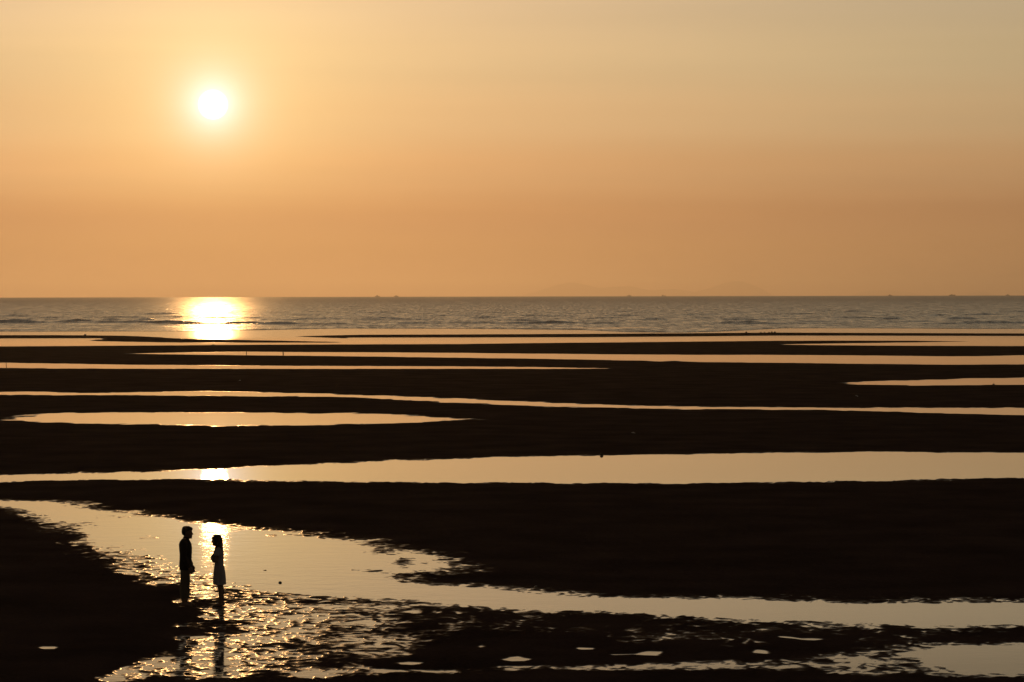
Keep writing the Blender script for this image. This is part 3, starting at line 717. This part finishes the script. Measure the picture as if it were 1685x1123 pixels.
for k in range(26):
    a = rr.uniform(0, 6.28); e = rr.uniform(.25, 1.3)
    p = Vector((hx - .004 + .098 * math.cos(a) * math.cos(e), .084 * math.sin(a) * math.cos(e), 1.655 + .075 * math.sin(e)))
    tube(bm, [p, p + Vector((.02 * math.cos(a) + .012, .016 * math.sin(a), -.012))], [.014, .007], 6, 1)
for k in range(7):
    y = -.06 + k * .02
    tube(bm, [(hx + .075, y * .8, 1.70), (hx + .108, y, 1.675), (hx + .108, y * 1.05, 1.645 + rr.uniform(-.01, .01))], [.016, .014, .006], 6, 2)
fused('hair', bm, M_HAIR, man, .0065, 1)

# woman: built facing +x, turned round to face him
girl = empty('person', (GIRL.x, GIRL.y, 0.004), math.pi)
tag(girl, 'long-haired woman in short white dress facing the man, arms folded', 'person')
bm = bmesh.new()
for q in (-1, 1):
    fx = -.03 if q < 0 else -.005
    foot(bm, fx, q * .062, .88)
    ring_loft(bm, [(fx, q * .062, .035, .031, .029), (fx - .006, q * .063, .11, .031, .029), (fx - .016, q * .066, .24, .044, .041), (fx - .016, q * .068, .31, .047, .044), (fx + .006, q * .070, .41, .043, .042),
                   (fx + .014, q * .072, .47, .050, .048), (.01, q * .078, .62, .070, .068), (.015, q * .08, .76, .084, .082), (.015, q * .075, .82, .082, .080)], 16)
ring_loft(bm, [(.015, 0, .74, .095, .145), (.015, 0, .82, .102, .158), (.018, 0, .92, .082, .122), (.022, 0, .99, .082, .118), (.03, 0, 1.10, .098, .135), (.028, 0, 1.19, .094, .150), (.022, 0, 1.25, .072, .130),
               (.024, 0, 1.285, .055, .08), (.034, 0, 1.315, .045, .046), (.05, 0, 1.38, .043, .044)], 24)
for q in (-1, 1): ball(bm, (.105, q * .058, 1.125), (.045, .05, .05))
head(bm, .058, 1.535, .99)
for q in (-1, 1):
    sh = (.02, q * .145, 1.225); el = (.085, q * .185, .985)
    zz = 1.03 if q < 0 else 1.06
    wr = (.175, q * -.005, zz)
    tube(bm, [sh, (.045, q * .178, 1.11), el, (.145, q * .10, (.985 + zz) / 2), wr], [.045, .040, .034, .031, .023], 14, 3)
    hand(bm, wr, (-.25, -q, .12), (.2, 0, 1), .5, .86, (-1, 0, 0))
fused('body', bm, M_SKIN, girl, .0055)
bm = bmesh.new()
seg = 40
prof = [(1.285, .06, .085, .024), (1.255, .084, .140, .022), (1.19, .106, .160, .024), (1.10, .118, .150, .026), (1.0, .098, .134, .02), (.915, .094, .134, .016), (.84, .112, .160, .012), (.74, .126, .172, .010), (.60, .136, .180, .008), (.475, .138, .184, .006)]
rs = []
for i, (z, rx, ry, cx) in enumerate(prof):
    pl = max(0, (.9 - z) / .45) * .05
    rs.append([bm.verts.new((cx + rx * (1 + pl * math.cos(9 * a)) * math.cos(a), ry * (1 + pl * math.cos(9 * a)) * math.sin(a), z + (.006 * math.cos(7 * a) if i == len(prof) - 1 else 0))) for a in [2 * math.pi * j / seg for j in range(seg)]])
for a, b in zip(rs, rs[1:]):
    for j in range(seg): bm.faces.new((a[j], b[j], b[(j + 1) % seg], a[(j + 1) % seg]))
for q in (-1, 1):   # short sleeves
    sl = []
    for t in range(5):
        p = Vector((.018, q * .135, 1.235)).lerp(Vector((.052, q * .180, 1.09)), t / 4); r = .056 + .004 * t
        sl.append([bm.verts.new(p + Vector((math.cos(a) * r, math.sin(a) * r * .95, math.sin(a) * q * .35 * r))) for a in [2 * math.pi * j / 16 for j in range(16)]])
    for a, b in zip(sl, sl[1:]):
        for j in range(16): bm.faces.new((a[j], b[j], b[(j + 1) % 16], a[(j + 1) % 16]))
    bm.faces.new(sl[0])
bmesh.ops.solidify(bm, geom=bm.faces[:], thickness=.004)
dress = bm_obj('dress', bm, M_DRESS, girl, True); dress['label'] = 'short white dress with flared skirt'
bm = bmesh.new(); hx = .058
ring_loft(bm, [(hx - .078, 0, 1.06, .020, .062), (hx - .088, 0, 1.09, .036, .088), (hx - .086, 0, 1.16, .046, .100), (hx - .076, 0, 1.25, .056, .096), (hx - .060, 0, 1.33, .066, .088), (hx - .036, 0, 1.41, .086, .090),
               (hx - .012, 0, 1.47, .104, .092), (hx - .002, 0, 1.51, .098, .082), (hx - .004, 0, 1.54, .070, .060), (hx - .008, 0, 1.555, .030, .026)], 26)
rr = random.Random(9)
for k in range(30):
    y = -.088 + .176 * rr.random(); x = hx - .10 + rr.uniform(-.02, .03)
    tube(bm, [(hx - .03, y * .9, 1.45), (hx - .085 + rr.uniform(-.01, .01), y, 1.32), (x, y * 1.05, 1.18), (x + rr.uniform(-.03, .02), y * 1.05, 1.06 + rr.uniform(-.03, .05))], [.012, .011, .010, .004], 6, 3)
for q in (-1, 1):
    for k in range(5):
        tube(bm, [(hx + .01 * k, q * .04, 1.53), (hx + .02 + .006 * k, q * .085, 1.46), (hx + .0 + .008 * k, q * .088, 1.36), (hx - .02 + .01 * k, q * .098, 1.24), (hx - .04 + .008 * k, q * .10, 1.15)], [.012, .014, .013, .011, .005], 6, 3)
for k in range(8):
    y = -.056 + k * .016
    tube(bm, [(hx + .05, y * .7, 1.53), (hx + .095, y, 1.495), (hx + .106, y * 1.1, 1.452)], [.015, .013, .006], 6, 2)
fused('hair', bm, M_HAIR, girl, .0065, 1)

# ------------------------------------------------------------------ the air
def make_haze():
    top = 235.0; bot = -330.0
    bm = bmesh.new(); bm_box(bm, (0, 28500, (top + bot) / 2), (100000, 58000, top - bot))
    me = bpy.data.meshes.new('haze'); bm.to_mesh(me); bm.free()
    mt = bpy.data.materials.new('evening_haze'); mt.use_nodes = True; t = mt.node_tree; t.nodes.clear()
    v = N(t, 'ShaderNodeVolumePrincipled'); v.inputs['Color'].default_value = (1.0, .90, .76, 1)
    v.inputs['Density'].default_value = HAZE_DENSITY; v.inputs['Anisotropy'].default_value = .76
    o = N(t, 'ShaderNodeOutputMaterial'); L(t, v.outputs[0], o.inputs['Volume'])
    tag(link_mesh('haze', me, mt), kind='stuff')
HAZE_DENSITY = 6.3e-5
make_haze()
